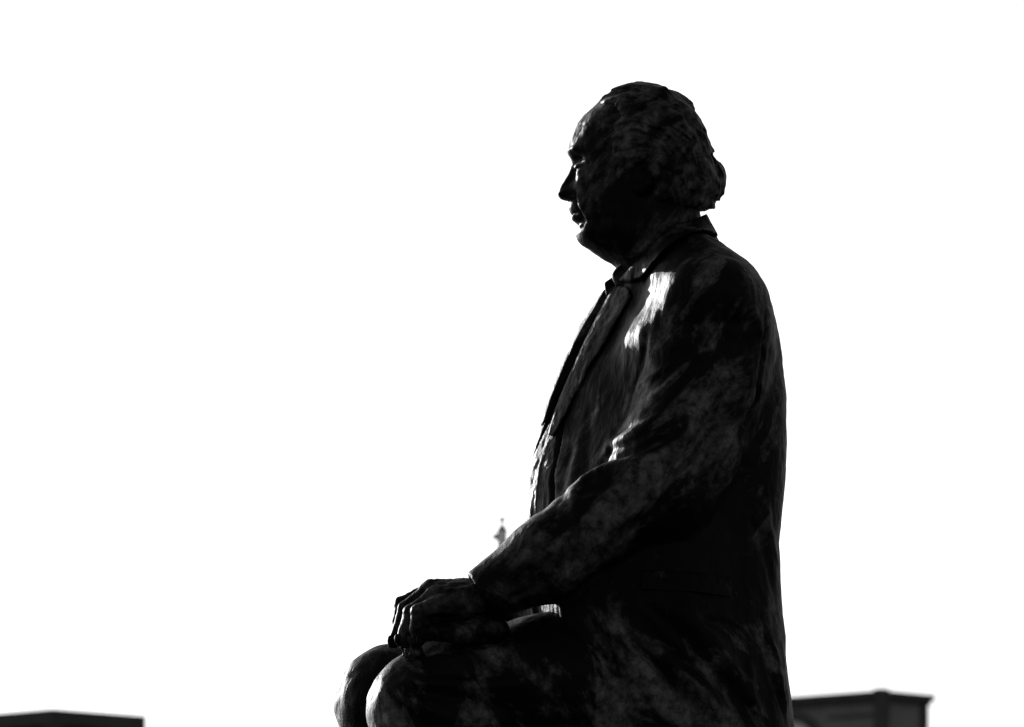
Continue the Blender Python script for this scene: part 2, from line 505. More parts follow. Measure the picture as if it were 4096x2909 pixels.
# open front: everything between the two front edges is cut away
OP_R = [1060, 1190, 1430, 1584, 1700, 1777, 1880, 2080, 2400, 3070]
op = tab(g.ax[2], OP_R, [20, 30, 46, 62, 88, 112, 155, 205, 225, 260], -60, 5)[None, None, :]
opf = tab(g.ax[2], OP_R, [15, 10, 0, 6, 20, 34, 95, 205, 225, 260], 0, 5)[None, None, :]
front_half = (xm + K * ym) - xat(2560, 1500)
cut = smax(np.maximum(-(g.Y + op), g.Y - opf), front_half, 8)              # negative inside the opening
J = smax(B, -cut, 10)
hem = side_poly(g, xm, [(1700, 2330, -450), (2232, 2330, -600), (2246, 2480, -640), (2262, 2540, -660), (2287, 2700, -680), (2342, 2909, -690), (2390, 3200, -700), (1700, 3200, -450)])
J = smax(J, -hem, 10)
neck_cut = side_poly(g, xm, [(2300, 1230, 0), (2440, 1190, -60), (2500, 1100, -90), (2600, 1010, -150), (2720, 930, -180), (2900, 900, -60), (2960, 700, 0), (2300, 700, 0)])
J = smax(J, -neck_cut, 8)
# sleeves
near = chain(g.X, g.Y, g.H, PP(ARM[3:]), ARM_R[3:], 45)
near_up = chain(g.X, g.Y, g.H, PP(ARM[:4]), ARM_R[:4], 45)
J = smin(J, near_up, np.interp(g.H, [P(2500, 1750, 0)[2], P(2500, 1500, 0)[2], P(2500, 1300, 0)[2], P(2500, 1150, 0)[2]], [40, 50, 50, 30]))
far = chain(g.X, g.Y, g.H, far_arm(), ARM_R, 45)
a, b = P(1863, 2290, -490), P(1990, 2492, -490)
nx, nh = (b - a)[2], -(b - a)[0]; ln = math.hypot(nx, nh); nx, nh = nx / ln, nh / ln
cuff = (g.X - a[0]) * nx + (g.H - a[2]) * nh
if (P(1700, 2400, -490) - a)[0] * nx + (P(1700, 2400, -490) - a)[2] * nh < 0: cuff = -cuff
near = smax(near, cuff, 8)
near = smax(near, -(chain(g.X, g.Y, g.H, PP([ARM[-1], (1990, 2352, -486)]), [88, 80], 5)), 6)   # hollow cuff
fe = far_arm()
dv = fe[7] - fe[6]; dv /= np.linalg.norm(dv)
far = smax(far, (g.X - fe[7][0]) * dv[0] + (g.Y - fe[7][1]) * dv[1] + (g.H - fe[7][2]) * dv[2], 8)
J = smin(J, near, 22); J = smin(J, far, 22)
J = J.astype(np.float32)
# folds
for pts, amp, w in [
    # sleeve head and the front seam of the sleeve
    ([(2592, 1290), (2570, 1450), (2510, 1640), (2440, 1780)], -9, 15),
    # crook of the elbow
    ([(2412, 1830), (2445, 1785), (2540, 1735), (2660, 1660)], 40, 22),
    ([(2400, 1850), (2480, 1830), (2580, 1790), (2690, 1745)], -16, 16),
    ([(2308, 1950), (2345, 1915), (2420, 1880), (2520, 1855), (2640, 1850)], 42, 24),
    ([(2300, 1985), (2360, 1960), (2440, 1945), (2560, 1935)], -14, 18),
    ([(2590, 1600), (2700, 1520), (2810, 1440)], 10, 20), ([(2600, 1540), (2690, 1470), (2780, 1400)], -9, 18),
    ([(2560, 1530), (2640, 1490), (2720, 1450)], 8, 14),
    ([(2850, 1640), (2930, 1560), (3000, 1430)], -14, 18), ([(2890, 1660), (2960, 1580), (3020, 1480)], 12, 22),
    ([(2830, 1760), (2930, 1640), (2990, 1550)], 9, 24), ([(2800, 1850), (2890, 1760), (2950, 1660)], -8, 20),
    ([(2700, 1320), (2800, 1300), (2930, 1290), (3040, 1300)], -6, 26),
    ([(3000, 1220), (3030, 1290), (3040, 1350)], 8, 22),
    ([(2640, 1420), (2700, 1380), (2780, 1350)], 7, 22),
    # back seam of the sleeve
    ([(3062, 1240), (3055, 1400), (3025, 1600), (2945, 1780), (2850, 1950), (2790, 2060)], -26, 13),
    # forearm
    ([(2330, 2010), (2390, 2090), (2420, 2180)], -8, 22), ([(2290, 2030), (2330, 2110), (2350, 2200)], 7, 24),
    ([(2010, 2360), (2150, 2300), (2320, 2240), (2480, 2190)], -8, 24), ([(2040, 2290), (2200, 2190), (2330, 2110)], 7, 26),
    ([(1990, 2440), (2150, 2370), (2300, 2300)], 6, 18),
    # body of the jacket
    ([(2330, 1700), (2290, 1900), (2300, 2060)], 4, 26), ([(2390, 1560), (2350, 1780), (2345, 1960)], -5, 30),
    ([(2300, 1760), (2255, 1900), (2250, 2020)], -8, 24),
    ([(2560, 2060), (2700, 2130), (2900, 2160)], 8, 40), ([(3060, 1990), (3080, 2130), (3110, 2280)], 9, 24),
    ([(3000, 2060), (3060, 2220), (3100, 2400)], -8, 22),
    # skirt folds running from the waist to the hem at the back
    ([(2500, 2430), (2600, 2560), (2760, 2720), (2920, 2890)], 16, 36), ([(2560, 2400), (2700, 2540), (2850, 2690), (3000, 2870)], -18, 34),
    ([(2680, 2380), (2850, 2560), (2950, 2700), (3060, 2890)], 14, 28), ([(2400, 2470), (2500, 2600), (2600, 2760), (2680, 2900)], 10, 24),
    ([(2360, 2480), (2440, 2640), (2500, 2800), (2540, 2900)], -10, 22), ([(2330, 2520), (2360, 2680), (2420, 2860)], 9, 22),
    ([(3060, 2480), (3080, 2640), (3130, 2860)], -12, 16), ([(3090, 2560), (3120, 2700), (3150, 2880)], 9, 16),
    ([(2780, 2470), (2900, 2500), (3000, 2540)], -6, 20), ([(2990, 2640), (3010, 2760), (3040, 2880)], 8, 20),
]:
    crease(g, J, pts, amp * (2.0 if pts[0][1] > 2350 else 1.25), w)
clay(g, J, [(5.0, 170, 170, 210), (3.5, 80, 80, 120), (2.2, 34, 34, 60), (1.2, 15, 15, 26)])
jacket = sculpt('jacket', g, J, 'cloth', statue)
add_patina_shade(jacket, [(2900, 1300, -500, 170, 0.8), (2960, 1560, -500, 170, 1.0), (2830, 1760, -600, 190, 1.0), (2600, 1930, -650, 170, 0.9), (2330, 2150, -620, 160, 0.8), (2080, 2350, -580, 140, 0.8),
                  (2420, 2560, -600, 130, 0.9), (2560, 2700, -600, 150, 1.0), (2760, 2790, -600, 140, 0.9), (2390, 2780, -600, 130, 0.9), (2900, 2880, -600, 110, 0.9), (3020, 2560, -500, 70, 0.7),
                  (2400, 1600, -250, 190, -1.3), (2330, 1880, -300, 160, -1.2), (2720, 2180, -600, 190, -1.4), (2920, 2120, -500, 220, -1.4), (2560, 2330, -600, 110, -1.0), (3090, 1800, -300, 150, -1.2),  # dark spots, with shade under the elbow and behind the sleeve painted in
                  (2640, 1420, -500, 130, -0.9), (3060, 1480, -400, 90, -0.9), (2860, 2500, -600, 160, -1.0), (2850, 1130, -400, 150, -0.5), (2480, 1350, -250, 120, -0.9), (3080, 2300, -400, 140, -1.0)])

# lapels and collar: layers lying on the jacket
LAPEL = [(2455, 1140, -45), (2405, 1226, -55), (2357, 1322, -60), (2305, 1429, -70), (2268, 1510, -80), (2236, 1584, -90), (2206, 1670, -105), (2192, 1730, -120),
         (2212, 1736, -150), (2264, 1654, -170), (2286, 1606, -180), (2323, 1532, -200), (2357, 1458, -220), (2394, 1407, -240), (2438, 1329, -250), (2479, 1255, -260),
         (2531, 1170, -270), (2512, 1133, -230)]
COLLAR = [(2462, 1128, -50), (2522, 1122, -220), (2565, 1111, -250), (2591, 1086, -260), (2646, 1027, -265), (2695, 987, -250), (2744, 958, -230), (2806, 938, -180), (2872, 950, -40),
          (2824, 868, -10), (2786, 880, -120), (2700, 905, -190), (2589, 997, -175), (2540, 1057, -120)]
def layer(name, pts, out, side, x0, x1, r0, r1, v=4.5, soft=7, dx=0):
    pts = [(p[0] + dx, p[1], p[2]) for p in pts]
    y0, y1 = (-420, 40) if side < 0 else (-40, 460)
    if side == 0: y0, y1 = -420, 420
    g = grid_px(x0, x1, r0, r1, y0, y1, v)
    B, xm, ym = torso(g)
    F = smax(B - out, -(B + 30), soft)
    F = smax(F, side_poly(g, xm, pts), soft)
    if side: F = smax(F, g.Y * side * -1 + (4 if side < 0 else -1), 3)
    F = F.astype(np.float32)
    clay(g, F, [(2.2, 50, 50, 90), (1.2, 18, 18, 34)])
    return sculpt(name, g, F, 'cloth', jacket)
lap1 = layer('lapel', LAPEL, 13, -1, 2130, 2560, 1090, 1830, 4.5, 9)
lap2 = layer('lapel', LAPEL, 14, 1, 2000, 2560, 1090, 1830, 5.0, 9, -70)
collar = layer('collar', COLLAR, 24, 0, 2380, 2930, 830, 1150, 5.0, 16)
FLAP = [(2560, 2284, -560), (2760, 2290, -560), (2930, 2308, -520), (2926, 2396, -520), (2760, 2378, -560), (2562, 2370, -560)]
g = grid_px(2530, 2960, 2250, 2420, -760, -340, 5.0)
Bf, xm, ym = torso(g)
F = smax(np.maximum(Bf - 8, -(Bf + 30)), side_poly(g, xm, FLAP), 12).astype(np.float32)
clay(g, F, [(2.5, 60, 60, 60), (1.2, 18, 18, 18)])
add_patina_shade(sculpt('pocket_flap', g, F, 'cloth', jacket), [(2740, 2330, -600, 900, -0.9)])

# ------------------------------------------------------------------ shirt
g = grid_px(2040, 2620, 1040, 2620, -440, 460, 6.0)
B, xm, ym = torso(g)
ins = tab(g.ax[2], [1040, 1200, 1430, 1550, 1650, 1750, 1900, 2000, 2600], [20, 55, 50, 30, 10, 0, -6, 2, 6], 0, 11)[None, None, :]
o1 = tab(g.ax[2], OP_R, [20, 30, 46, 62, 88, 112, 155, 205, 225, 260], -60, 5)[None, None, :]
o2 = tab(g.ax[2], OP_R, [15, 10, 0, 6, 20, 34, 95, 205, 225, 260], 0, 5)[None, None, :]
t_ = np.clip((np.maximum(-(g.Y + o1), g.Y - o2) + 16) / 16, 0, 1)
ins = ins * (1 - t_) + 26 * t_                       # the shirt stays under the jacket beside the opening
F = smax(B + ins, side_poly(g, xm, [(2600, 1030, 0), (2640, 2640, 0), (1900, 2640, 0), (1900, 1200, 0), (2400, 1150, 0), (2470, 1080, 0)]) , 6)
F = smax(F, (xm + K * ym) - xat(2600, 1500), 6).astype(np.float32)
clay(g, F, [(3.0, 60, 70, 110), (1.8, 20, 22, 44), (0.9, 11, 12, 18)])
for pts in ([(2150, 1900), (2130, 2000), (2120, 2100)], [(2165, 1850), (2150, 1950), (2140, 2060)]): crease(g, F, pts, 7, 10)
shirt = sculpt('shirt', g, F, 'shirt', statue)
# shirt collar: two flaps and a band round the neck
def plate(name, pts, y0, y1, parent, v=3.5, lean=0.0):
    x0 = min(p[0] for p in pts); x1 = max(p[0] for p in pts); r0 = min(p[1] for p in pts); r1 = max(p[1] for p in pts)
    g = grid_px(x0, x1, r0, r1, y0, y1, v, 16)
    q = np.array([P(px, r, (y0 + y1) / 2) for px, r in pts])[:, [0, 2]]
    D2 = poly2(g.ax[0][:, None], g.ax[2][None, :], q)[:, None, :]
    yc = (y0 + y1) / 2 + lean * (g.X - q[:, 0].mean())
    F = smax(np.broadcast_to(D2, (g.n[0], g.n[1], g.n[2])), np.abs(g.Y - yc) - (y1 - y0) / 2, 8).astype(np.float32)
    clay(g, F, [(1.5, 22, 22, 40)])
    return sculpt(name, g, F, 'shirt', parent)
plate('collar_flap', [(2512, 1038), (2468, 1068), (2448, 1093), (2449, 1114), (2464, 1150), (2520, 1150), (2580, 1050)], -92, -50, shirt, lean=-0.5)
plate('collar_flap', [(2480, 1080), (2449, 1112), (2418, 1136), (2421, 1165), (2425, 1205), (2480, 1190), (2520, 1110)], -30, 46, shirt, lean=0.0)

# ------------------------------------------------------------------ trousers and shoes
g = grid_px(1320, 2760, 2420, 4330, -640, 640, 9.0)
X, Y, H = g.X, g.Y, g.H
LEG = [(2560, 2730, -330), (2200, 2734, -350), (1900, 2798, -365), (1800, 2808, -368), (1712, 2843, -370), (1735, 3100, -370), (1760, 3500, -365), (1790, 4170, -360)]
LEG_R = [290, 275, 248, 246, 236, 222, 190, 150]
n1 = chain(X, Y, H, PP(LEG), LEG_R, 30)
LEGF = [(2500, 2860, 330), (2150, 2850, 350), (1760, 2835, 360), (1580, 2818, 365), (1610, 3060, 365), (1640, 3500, 360), (1670, 4120, 355)]
n2 = chain(X, Y, H, PP(LEGF), LEG_R[:3] + LEG_R[4:], 30)
F = smin(n1, n2, 40)
F = smin(F, ellipsoid(X, Y, H, P(2480, 2800, 0), (330, 420, 240)), 60).astype(np.float32)
for pts, amp, w in [
    ([(1600, 2720), (1750, 2735), (1950, 2745), (2150, 2730)], 14, 24), ([(1620, 2760), (1740, 2780), (1900, 2800), (2050, 2850)], -14, 20),
    ([(1560, 2740), (1680, 2830), (1800, 2880), (1960, 2909)], 12, 24), ([(1570, 2790), (1660, 2870), (1740, 2930)], -12, 20),
    ([(1700, 2700), (1850, 2695), (2050, 2680)], -10, 18), ([(1680, 2640), (1900, 2620), (2180, 2560)], 10, 22),
    ([(1850, 2850), (2000, 2900), (2150, 2960)], 12, 22), ([(2100, 2640), (2180, 2700), (2200, 2860)], -10, 24),
    ([(1540, 2860), (1640, 2960), (1760, 3000)], 14, 28),
]:
    crease(g, F, pts, amp * 1.6, w)
clay(g, F, [(4.5, 90, 90, 90), (2.5, 34, 34, 34)])
trousers = sculpt('trousers', g, F, 'cloth', statue)
add_patina_shade(trousers, [(1620, 2800, -560, 120, 0.7), (1850, 2700, -600, 110, 0.6), (2080, 2690, -600, 120, 0.9), (1900, 2860, -600, 120, 0.8), (2150, 2560, -600, 130, -1.1), (1800, 2610, -560, 130, -1.0), (2100, 2870, -600, 120, -1.1), (1740, 2780, -600, 60, -0.8), (1450, 2800, 300, 200, -1.0)])  # includes shade painted onto the thigh under hand and forearm
for (ax, ar, ay) in ((1775, 4255, -360), (1655, 4215, 355)):
    g = grid_px(ax - 330, ax + 190, ar - 160, ar + 120, ay - 150, ay + 150, 9.0)
    c = P(ax, ar, ay); base = (STATUE_BASE[2] - C0.z) / S
    F = chain(g.X, g.Y, g.H, np.array([[c[0] + 90, c[1], base + 60], [c[0] - 60, c[1], base + 62], [c[0] - 230, c[1], base + 40]]), [95, 105, 80], 40, 1.05)
    F = smin(F, capsule(g.X, g.Y, g.H, (c[0] + 20, c[1], base + 60), (c[0] + 30, c[1], base + 190), 90, 100), 40)
    F = smax(F, base + 2 - g.H, 8).astype(np.float32)
    sculpt('shoe', g, F, 'cloth', statue)

# ------------------------------------------------------------------ hands
def hand_field(g):
    X, Y, H = g.X, g.Y, g.H
    fingers = [  # knuckle, middle joint, end joint, tip; radii
        ([(1748, 2356, -395), (1606, 2414, -385), (1596, 2482, -385), (1590, 2556, -388)], [36, 29, 26, 22]),
        ([(1726, 2359, -448), (1624, 2434, -442), (1597, 2512, -440), (1573, 2572, -442)], [38, 30, 26, 23]),
        ([(1745, 2382, -502), (1643, 2450, -498), (1626, 2516, -496), (1606, 2562, -498)], [37, 29, 26, 25]),
        ([(1756, 2420, -550), (1672, 2446, -550), (1666, 2515, -548), (1673, 2562, -548)], [36, 30, 27, 26]),
    ]
    F = None
    # back of the hand: a slab from the knuckles to the wrist
    for k, (j, r) in enumerate(fingers):
        q = PP(j)
        w = P(1915, 2372 + 10 * k, -445 - 18 * k)
        bone = capsule(X, Y, H, q[0], w, r[0] + 4, 62)
        F = bone if F is None else smin(F, bone, 16)
    palm = chain(X, Y, H, PP([(1752, 2425, -470), (1905, 2415, -480)]), [62, 74], 10, 1.3)
    F = smin(F, palm, 18)
    F = smin(F, chain(X, Y, H, PP([(1694, 2476, -505), (1800, 2468, -490)]), [30, 44], 8), 10)
    heel = chain(X, Y, H, PP([(1715, 2530, -530), (1820, 2533, -545), (1975, 2520, -520)]), [34, 40, 60], 10, 1.2)
    F = smin(F, heel, 10)
    F = smin(F, chain(X, Y, H, PP([(1915, 2400, -480), (2060, 2320, -520)]), [72, 80], 10), 20)
    for j, r in fingers:
        F = smin(F, chain(X, Y, H, PP(j), r, 7), 8)
    thumb = chain(X, Y, H, PP([(1870, 2440, -380), (1760, 2500, -330), (1680, 2550, -325), (1620, 2580, -335)]), [50, 36, 30, 24], 8)
    F = smin(F, thumb, 14)
    F = F.astype(np.float32)
    return F
g = grid_px(1530, 2080, 2290, 2620, -640, -270, 3.0)
F = hand_field(g)
for pts, amp, w in [
    ([(1702, 2503), (1800, 2495), (1914, 2481)], -9, 8),
    ([(1735, 2330), (1800, 2335), (1860, 2330)], 4, 9), ([(1750, 2362), (1820, 2358), (1880, 2352)], 5, 9), ([(1760, 2400), (1830, 2392), (1880, 2385)], 4, 10),
    ([(1662, 2568), (1680, 2572), (1690, 2555)], -3, 5),
]:
    crease(g, F, pts, amp, w)
clay(g, F, [(2.5, 30, 30, 30), (1.6, 13, 13, 15), (0.8, 7, 7, 8)], 12)
# finger nails
hand1 = sculpt('hand', g, F, 'skin', statue)
add_patina_shade(hand1, [(1800, 2400, -500, 300, 0.5)])
for (px, r, y, lx) in ((1562, 2562, -462, -8), (1590, 2556, -520, -6), (1676, 2562, -575, 0)):
    gg = grid_px(px - 24, px + 24, r - 28, r + 28, y - 22, y + 22, 2.5, 4)
    FF = ellipsoid(gg.X, gg.Y, gg.H, P(px, r, y), (13, 12, 21)).astype(np.float32)
    sculpt('fingernail', gg, FF, 'skin', hand1)
# the other hand: its mirror image, set farther back on the other thigh
v, q = nets(g, F)
wr_n = PP([ARM[-1]])[0]; wr_f = far_arm()[7]
v2 = v.copy(); v2[:, 1] = wr_f[1] - (v[:, 1] - wr_n[1]); v2[:, 0] = wr_f[0] + (v[:, 0] - wr_n[0]); v2[:, 2] = wr_f[2] + (v[:, 2] - wr_n[2])
mesh_obj('hand', v2 * S + np.array(C0) - STATUE_BASE, q[:, ::-1], 'skin', None).parent = statue
# lump of bronze under the little finger
g = grid_px(1610, 1720, 2540, 2640, -560, -440, 3.0)
F = chain(g.X, g.Y, g.H, PP([(1650, 2566, -500), (1652, 2612, -500)]), [26, 36], 10, 1.3).astype(np.float32)
clay(g, F, [(9, 22, 22, 22), (4, 9, 9, 9)])
sculpt('cast_support', g, F, 'shirt', statue)

# ------------------------------------------------------------------ head
g = grid_px(2215, 2860, 320, 1130, -270, 270, 3.6)
X, Y, H = g.X, g.Y, g.H
h = g.ax[2]; ay = np.abs(g.ax[1])[None, :, None]
def ht(rows, vals, sm=3): return tab(h, rows, vals, 0, sm)[None, None, :]
PR = [330, 345, 366, 396, 436, 462, 497, 522, 552, 583, 600, 620, 640, 660, 700, 760, 800, 835, 861, 885, 903, 921, 941, 962, 979, 997, 1012, 1035, 1050, 1068, 1090, 1130]
PX = [2560, 2510, 2462, 2420, 2380, 2349, 2323, 2312, 2300, 2287, 2284, 2290, 2298, 2303, 2308, 2305, 2298, 2297, 2304, 2310, 2314, 2307, 2304, 2311, 2327, 2357, 2377, 2412, 2443, 2463, 2475, 2485]
base = ht(PR, [xat(p, r) for p, r in zip(PX, PR)], 3)
Bw = ht([330, 360, 400, 500, 600, 700, 800, 880, 940, 985, 1030, 1130], [40, 110, 160, 198, 204, 205, 206, 204, 196, 186, 182, 176], 9)
Aw = ht([330, 500, 600, 700, 900, 960, 1000, 1130], [150, 215, 235, 230, 215, 190, 170, 150], 9)
u = np.minimum(ay / Bw, 0.995)
xf = base + Aw * (1 - np.sqrt(1 - u ** 2.1)) + np.maximum(ay - Bw * 0.995, 0) * 5
hr = lambda r: P(2400, r, 0)[2]
def gz(r, s): return np.exp(-((H - hr(r)) / s) ** 2)
def gy(y, s): return np.exp(-((ay - y) / s) ** 2)
# nose
na = ht([625, 645, 659, 684, 714, 744, 765, 780, 793, 800, 806, 815], [0, 0, 2, 13, 29, 47, 56, 52, 47, 40, 12, 0], 2)
nw = ht([640, 690, 740, 775, 800, 815], [20, 23, 29, 37, 38, 36], 3)
xf = xf - na / (1 + (ay / nw) ** 4)
xf = xf - 26 * gz(781, 15) * gy(36, 16)
xf = xf + 8 * gz(803, 6) * gy(20, 9)
# lips and the ridge above them
la = ht([806, 815, 835, 846, 853, 861, 866, 871, 883, 890, 896, 902], [14, 18, 23, 22, 20, 15, 17, 22, 20, 10, 5, 0], 2)
lw = ht([806, 840, 862, 896], [46, 64, 74, 58], 3)
xf = xf - la / (1 + (ay / lw) ** 4)
xf = xf + 7 * gz(861.5, 4) / (1 + (ay / 78) ** 6)
xf = xf + 4 * gz(820, 14) * gy(0, 9)
xf = xf - 10 * gz(915, 9) * gy(88, 16) + 9 * gz(893, 12) * gy(82, 14)
# brow, sockets, eyes
brow_r = 612.0
xf = xf - 11 * np.exp(-((H - hr(brow_r) - 5 + 0.0016 * (ay - 70) ** 2) / 13) ** 2) * gy(66, 48)
xf = xf + 30 * gz(652, 17) * gy(64, 30)
xf = xf + 9 * gz(700, 22) * gy(44, 16)
xf = xf - 20 * gz(664, 14) * gy(66, 24)
xf = xf + 4 * gz(664, 2.6) * gy(66, 26)
xf = xf - 6 * gz(652, 4) * gy(66, 28) - 7 * gz(677, 5) * gy(66, 26)
# cheeks, the fold from nose to mouth, bags under the eyes
xf = xf - 18 * gz(740, 40) * gy(88, 40)
xf = xf - 7 * gz(700, 14) * gy(74, 30)
fy = ht([780, 800, 840, 880, 920], [56, 64, 82, 98, 108], 3)
xf = xf + 11 * np.exp(-((ay - fy) / 10) ** 2) * ht([770, 790, 880, 925], [0, 1, 1, 0], 5)
xf = xf - 9 * np.exp(-((ay - fy - 26) / 22) ** 2) * ht([770, 800, 890, 950], [0, 1, 1, 0], 5)
xf = xf - 10 * gz(945, 34) * gy(120, 40)
xf = xf + 5 * gz(905, 9) * gy(0, 44)
# temples
xf = xf + 10 * gz(560, 60) * gy(150, 34)
skb_r = [330, 360, 400, 460, 540, 640, 740, 800, 860, 1000, 1130]
skb = ht(skb_r, [xat(p, r) for p, r in zip([2620, 2680, 2725, 2765, 2795, 2800, 2790, 2775, 2770, 2790, 2830], skb_r)], 9)
xb = skb - 260 * (1 - np.sqrt(1 - u ** 2.1)) - np.maximum(ay - Bw * 0.995, 0) * 5
F = np.maximum(xf - X, X - xb)
F = np.maximum(F, H - hr(336))
gr = np.gradient(F, g.v)
F = (F / np.maximum(np.sqrt(gr[0] ** 2 + gr[1] ** 2 + gr[2] ** 2), 0.6)).astype(np.float32)
del gr
neck = chain(X, Y, H, PP([(2640, 800, 0), (2652, 930, 0), (2664, 1120, 0)]), [150, 156, 175], 20)
F = smin(F, neck, 26)
F = smax(F, hr(1125) - H, 4)
# ears
for sg in (-1, 1):
    e = ellipsoid(X, Y, H, P(2572, 735, 0) + np.array([0, sg * 205, 0]), (40, 26, 66))
    F = smin(F, e, 14)
    F = smax(F, -ellipsoid(X, Y, H, P(2568, 732, 0) + np.array([0, sg * 236, 0]), (24, 22, 44)), 8)
    F = smin(F, ellipsoid(X, Y, H, P(2556, 790, 0) + np.array([0, sg * 204, 0]), (20, 20, 24)), 8)
F = F.astype(np.float32)
for pts, amp, w in [
    ([(2330, 660), (2352, 655), (2372, 662)], -3, 5), ([(2330, 690), (2352, 700), (2366, 690)], -3, 6),
    ([(2420, 640), (2410, 720), (2420, 800)], -4, 22), ([(2375, 760), (2390, 850), (2400, 920)], -5, 16),
    ([(2350, 930), (2400, 975), (2480, 1000)], -5, 20), ([(2440, 900), (2500, 940), (2560, 900)], 6, 30),
    ([(2440, 800), (2460, 860), (2470, 920)], 5, 26), ([(2310, 500), (2350, 500), (2390, 510)], -2, 6), ([(2300, 540), (2345, 538), (2385, 548)], -2, 6),
]:
    crease(g, F, pts, amp, w)
clay(g, F, [(2.4, 40, 40, 46), (0.9, 16, 16, 20), (0.4, 8, 8, 9)], 12)
head = sculpt('head', g, F, 'skin', statue)

# hair, swept back over the ears and gathered in a roll at the nape
g = grid_px(2360, 2920, 325, 880, -290, 290, 4.0)
X, Y, H = g.X, g.Y, g.H
h = g.ax[2]; ay = np.abs(g.ax[1])[None, :, None]
HR = [332, 339, 345, 358, 368, 391, 421, 457, 497, 530, 558, 585, 606, 633, 654, 679, 709, 739, 775, 808, 823, 838, 848]
HB = [2560, 2585, 2606, 2655, 2700, 2740, 2771, 2789, 2806, 2823, 2829, 2839, 2849, 2852, 2870, 2886, 2896, 2897, 2883, 2860, 2855, 2827, 2790]
HFr = [332, 339, 349, 366, 396, 425, 436, 500, 848]
HF = [2545, 2535, 2500, 2456, 2406, 2381, 2372, 2330, 2330]
f = ht(HFr, [xat(p, r) for p, r in zip(HF, HFr)], 3); b = ht(HR, [xat(p, r) for p, r in zip(HB, HR)], 3)
w = ht([332, 345, 366, 400, 450, 520, 600, 680, 750, 800, 830, 850], [30, 78, 120, 162, 198, 217, 224, 226, 226, 220, 200, 150], 9)
cx = (f + b) / 2; a = (b - f) / 2
t = (np.abs((X - cx) / a) ** 2.15 + np.abs(ay / w) ** 2.15) ** (1 / 2.15)
F = (t - 1) * np.minimum(a, w) * np.ones_like(Y)
hl = [(2375, 300, -100), (2376, 436, 0), (2400, 428, -60), (2412, 418, -110), (2455, 416, -150), (2462, 440, -170), (2464, 467, -190), (2446, 490, -200), (2430, 542, -205), (2426, 600, -206), (2440, 640, -206),
      (2448, 720, -206), (2480, 735, -206), (2510, 690, -215), (2585, 680, -215), (2618, 740, -215), (2606, 790, -210), (2640, 825, -200), (2700, 838, -180), (2808, 846, -60), (2960, 850, 0), (2960, 280, 0)]
T = poly2(g.ax[0][:, None], g.ax[2][None, :], PP(hl)[:, [0, 2]])[:, None, :]
# the hairline runs back over the temples; on the crown it keeps to the middle
F = smax(F, T * np.ones_like(Y), 34)
F = np.maximum(F, H - hr(337))
F = F.astype(np.float32)
gr = np.gradient(F, g.v); F = (F / np.clip(np.sqrt(gr[0] ** 2 + gr[1] ** 2 + gr[2] ** 2), 0.5, 2)).astype(np.float32); del gr
i, x, y, z = band_pts(g, F, 70)
c = P(2500, 820, 0)
wx = 16 * noise(x / 70, y / 70, z / 70); wz = 16 * noise(x / 70 + 9, y / 70 + 3, z / 70)
rr = np.sqrt((x - c[0] + wx) ** 2 + (z - c[2] + wz) ** 2); th = np.arctan2(z - c[2] + wz, x - c[0] + wx)
am = np.clip((np.abs(T[i[0], 0, i[2]])) / 30, 0.25, 1)
s1 = noise(rr / 30, th * 3.6, y / 60); s2 = noise(rr / 13 + 7, th * 6.5 + 3, y / 30 + 1); s3 = noise(rr / 6 + 3, th * 8 + 3, y / 14 + 1)
s4 = noise(rr / 48 + 3, th * 3.0 + 11, y / 90)
F[i] += am * (19.0 * (np.abs(s1) - 0.3) + 5.5 * s2 + 2.2 * s3 + 11.0 * s4)
for pts, amp, w_ in [
    ([(2470, 640), (2540, 620), (2640, 650), (2720, 690), (2760, 740)], 12, 12), ([(2480, 610), (2560, 590), (2650, 610), (2730, 660)], -10, 12),
    ([(2600, 500), (2680, 560), (2720, 640)], -14, 16), ([(2560, 470), (2650, 510), (2730, 600), (2760, 680)], 12, 14),
    ([(2620, 690), (2640, 740), (2690, 790)], 10, 14), ([(2700, 680), (2760, 730), (2770, 800)], -12, 14),
    ([(2450, 500), (2520, 480), (2600, 470)], 9, 12), ([(2470, 540), (2540, 530), (2600, 550)], -9, 12), ([(2470, 400), (2540, 380), (2640, 400)], -8, 12),
    ([(2460, 425), (2480, 405), (2510, 400)], 12, 8), ([(2640, 420), (2720, 470), (2770, 560)], 9, 14),
]:
    crease(g, F, pts, amp * 1.6, w_)
sculpt('hair', g, F, 'hair', head)

# ------------------------------------------------------------------ seat and plinth, below the frame
MB().box(-0.08, 0.60, -0.42, 0.42, 0.0, 0.655).build('seat_block', 'cloth', statue, bevel=0.02)
pl = empty('stone_plinth', (0.18, 0.0, 0.0))
tag(pl, 'granite plinth under the seated bronze statue', 'plinth')
MB().box(-0.85, 0.95, -0.75, 0.75, 0.22, 2.05).build('shaft', 'granite', pl, bevel=0.015)
MB().box(-1.05, 1.15, -0.95, 0.95, 0.0, 0.22).build('base_step', 'granite', pl, bevel=0.02)
MB().box(-0.92, 1.02, -0.82, 0.82, 2.05, 2.19).build('cap_slab', 'granite', pl, bevel=0.02)

# ------------------------------------------------------------------ buildings behind, out of focus
def corner_building(name, px, row, dist, label, ang_l, ang_r, len_l, len_r):
    """frame with its origin under the near top corner; local +x runs along the right-hand face, +y along the left-hand face"""
    p = world_at(px, row, dist)
    e = empty(name, (p.x, p.y, 0.0))
    tag(e, label, 'building')
    return e, p.z

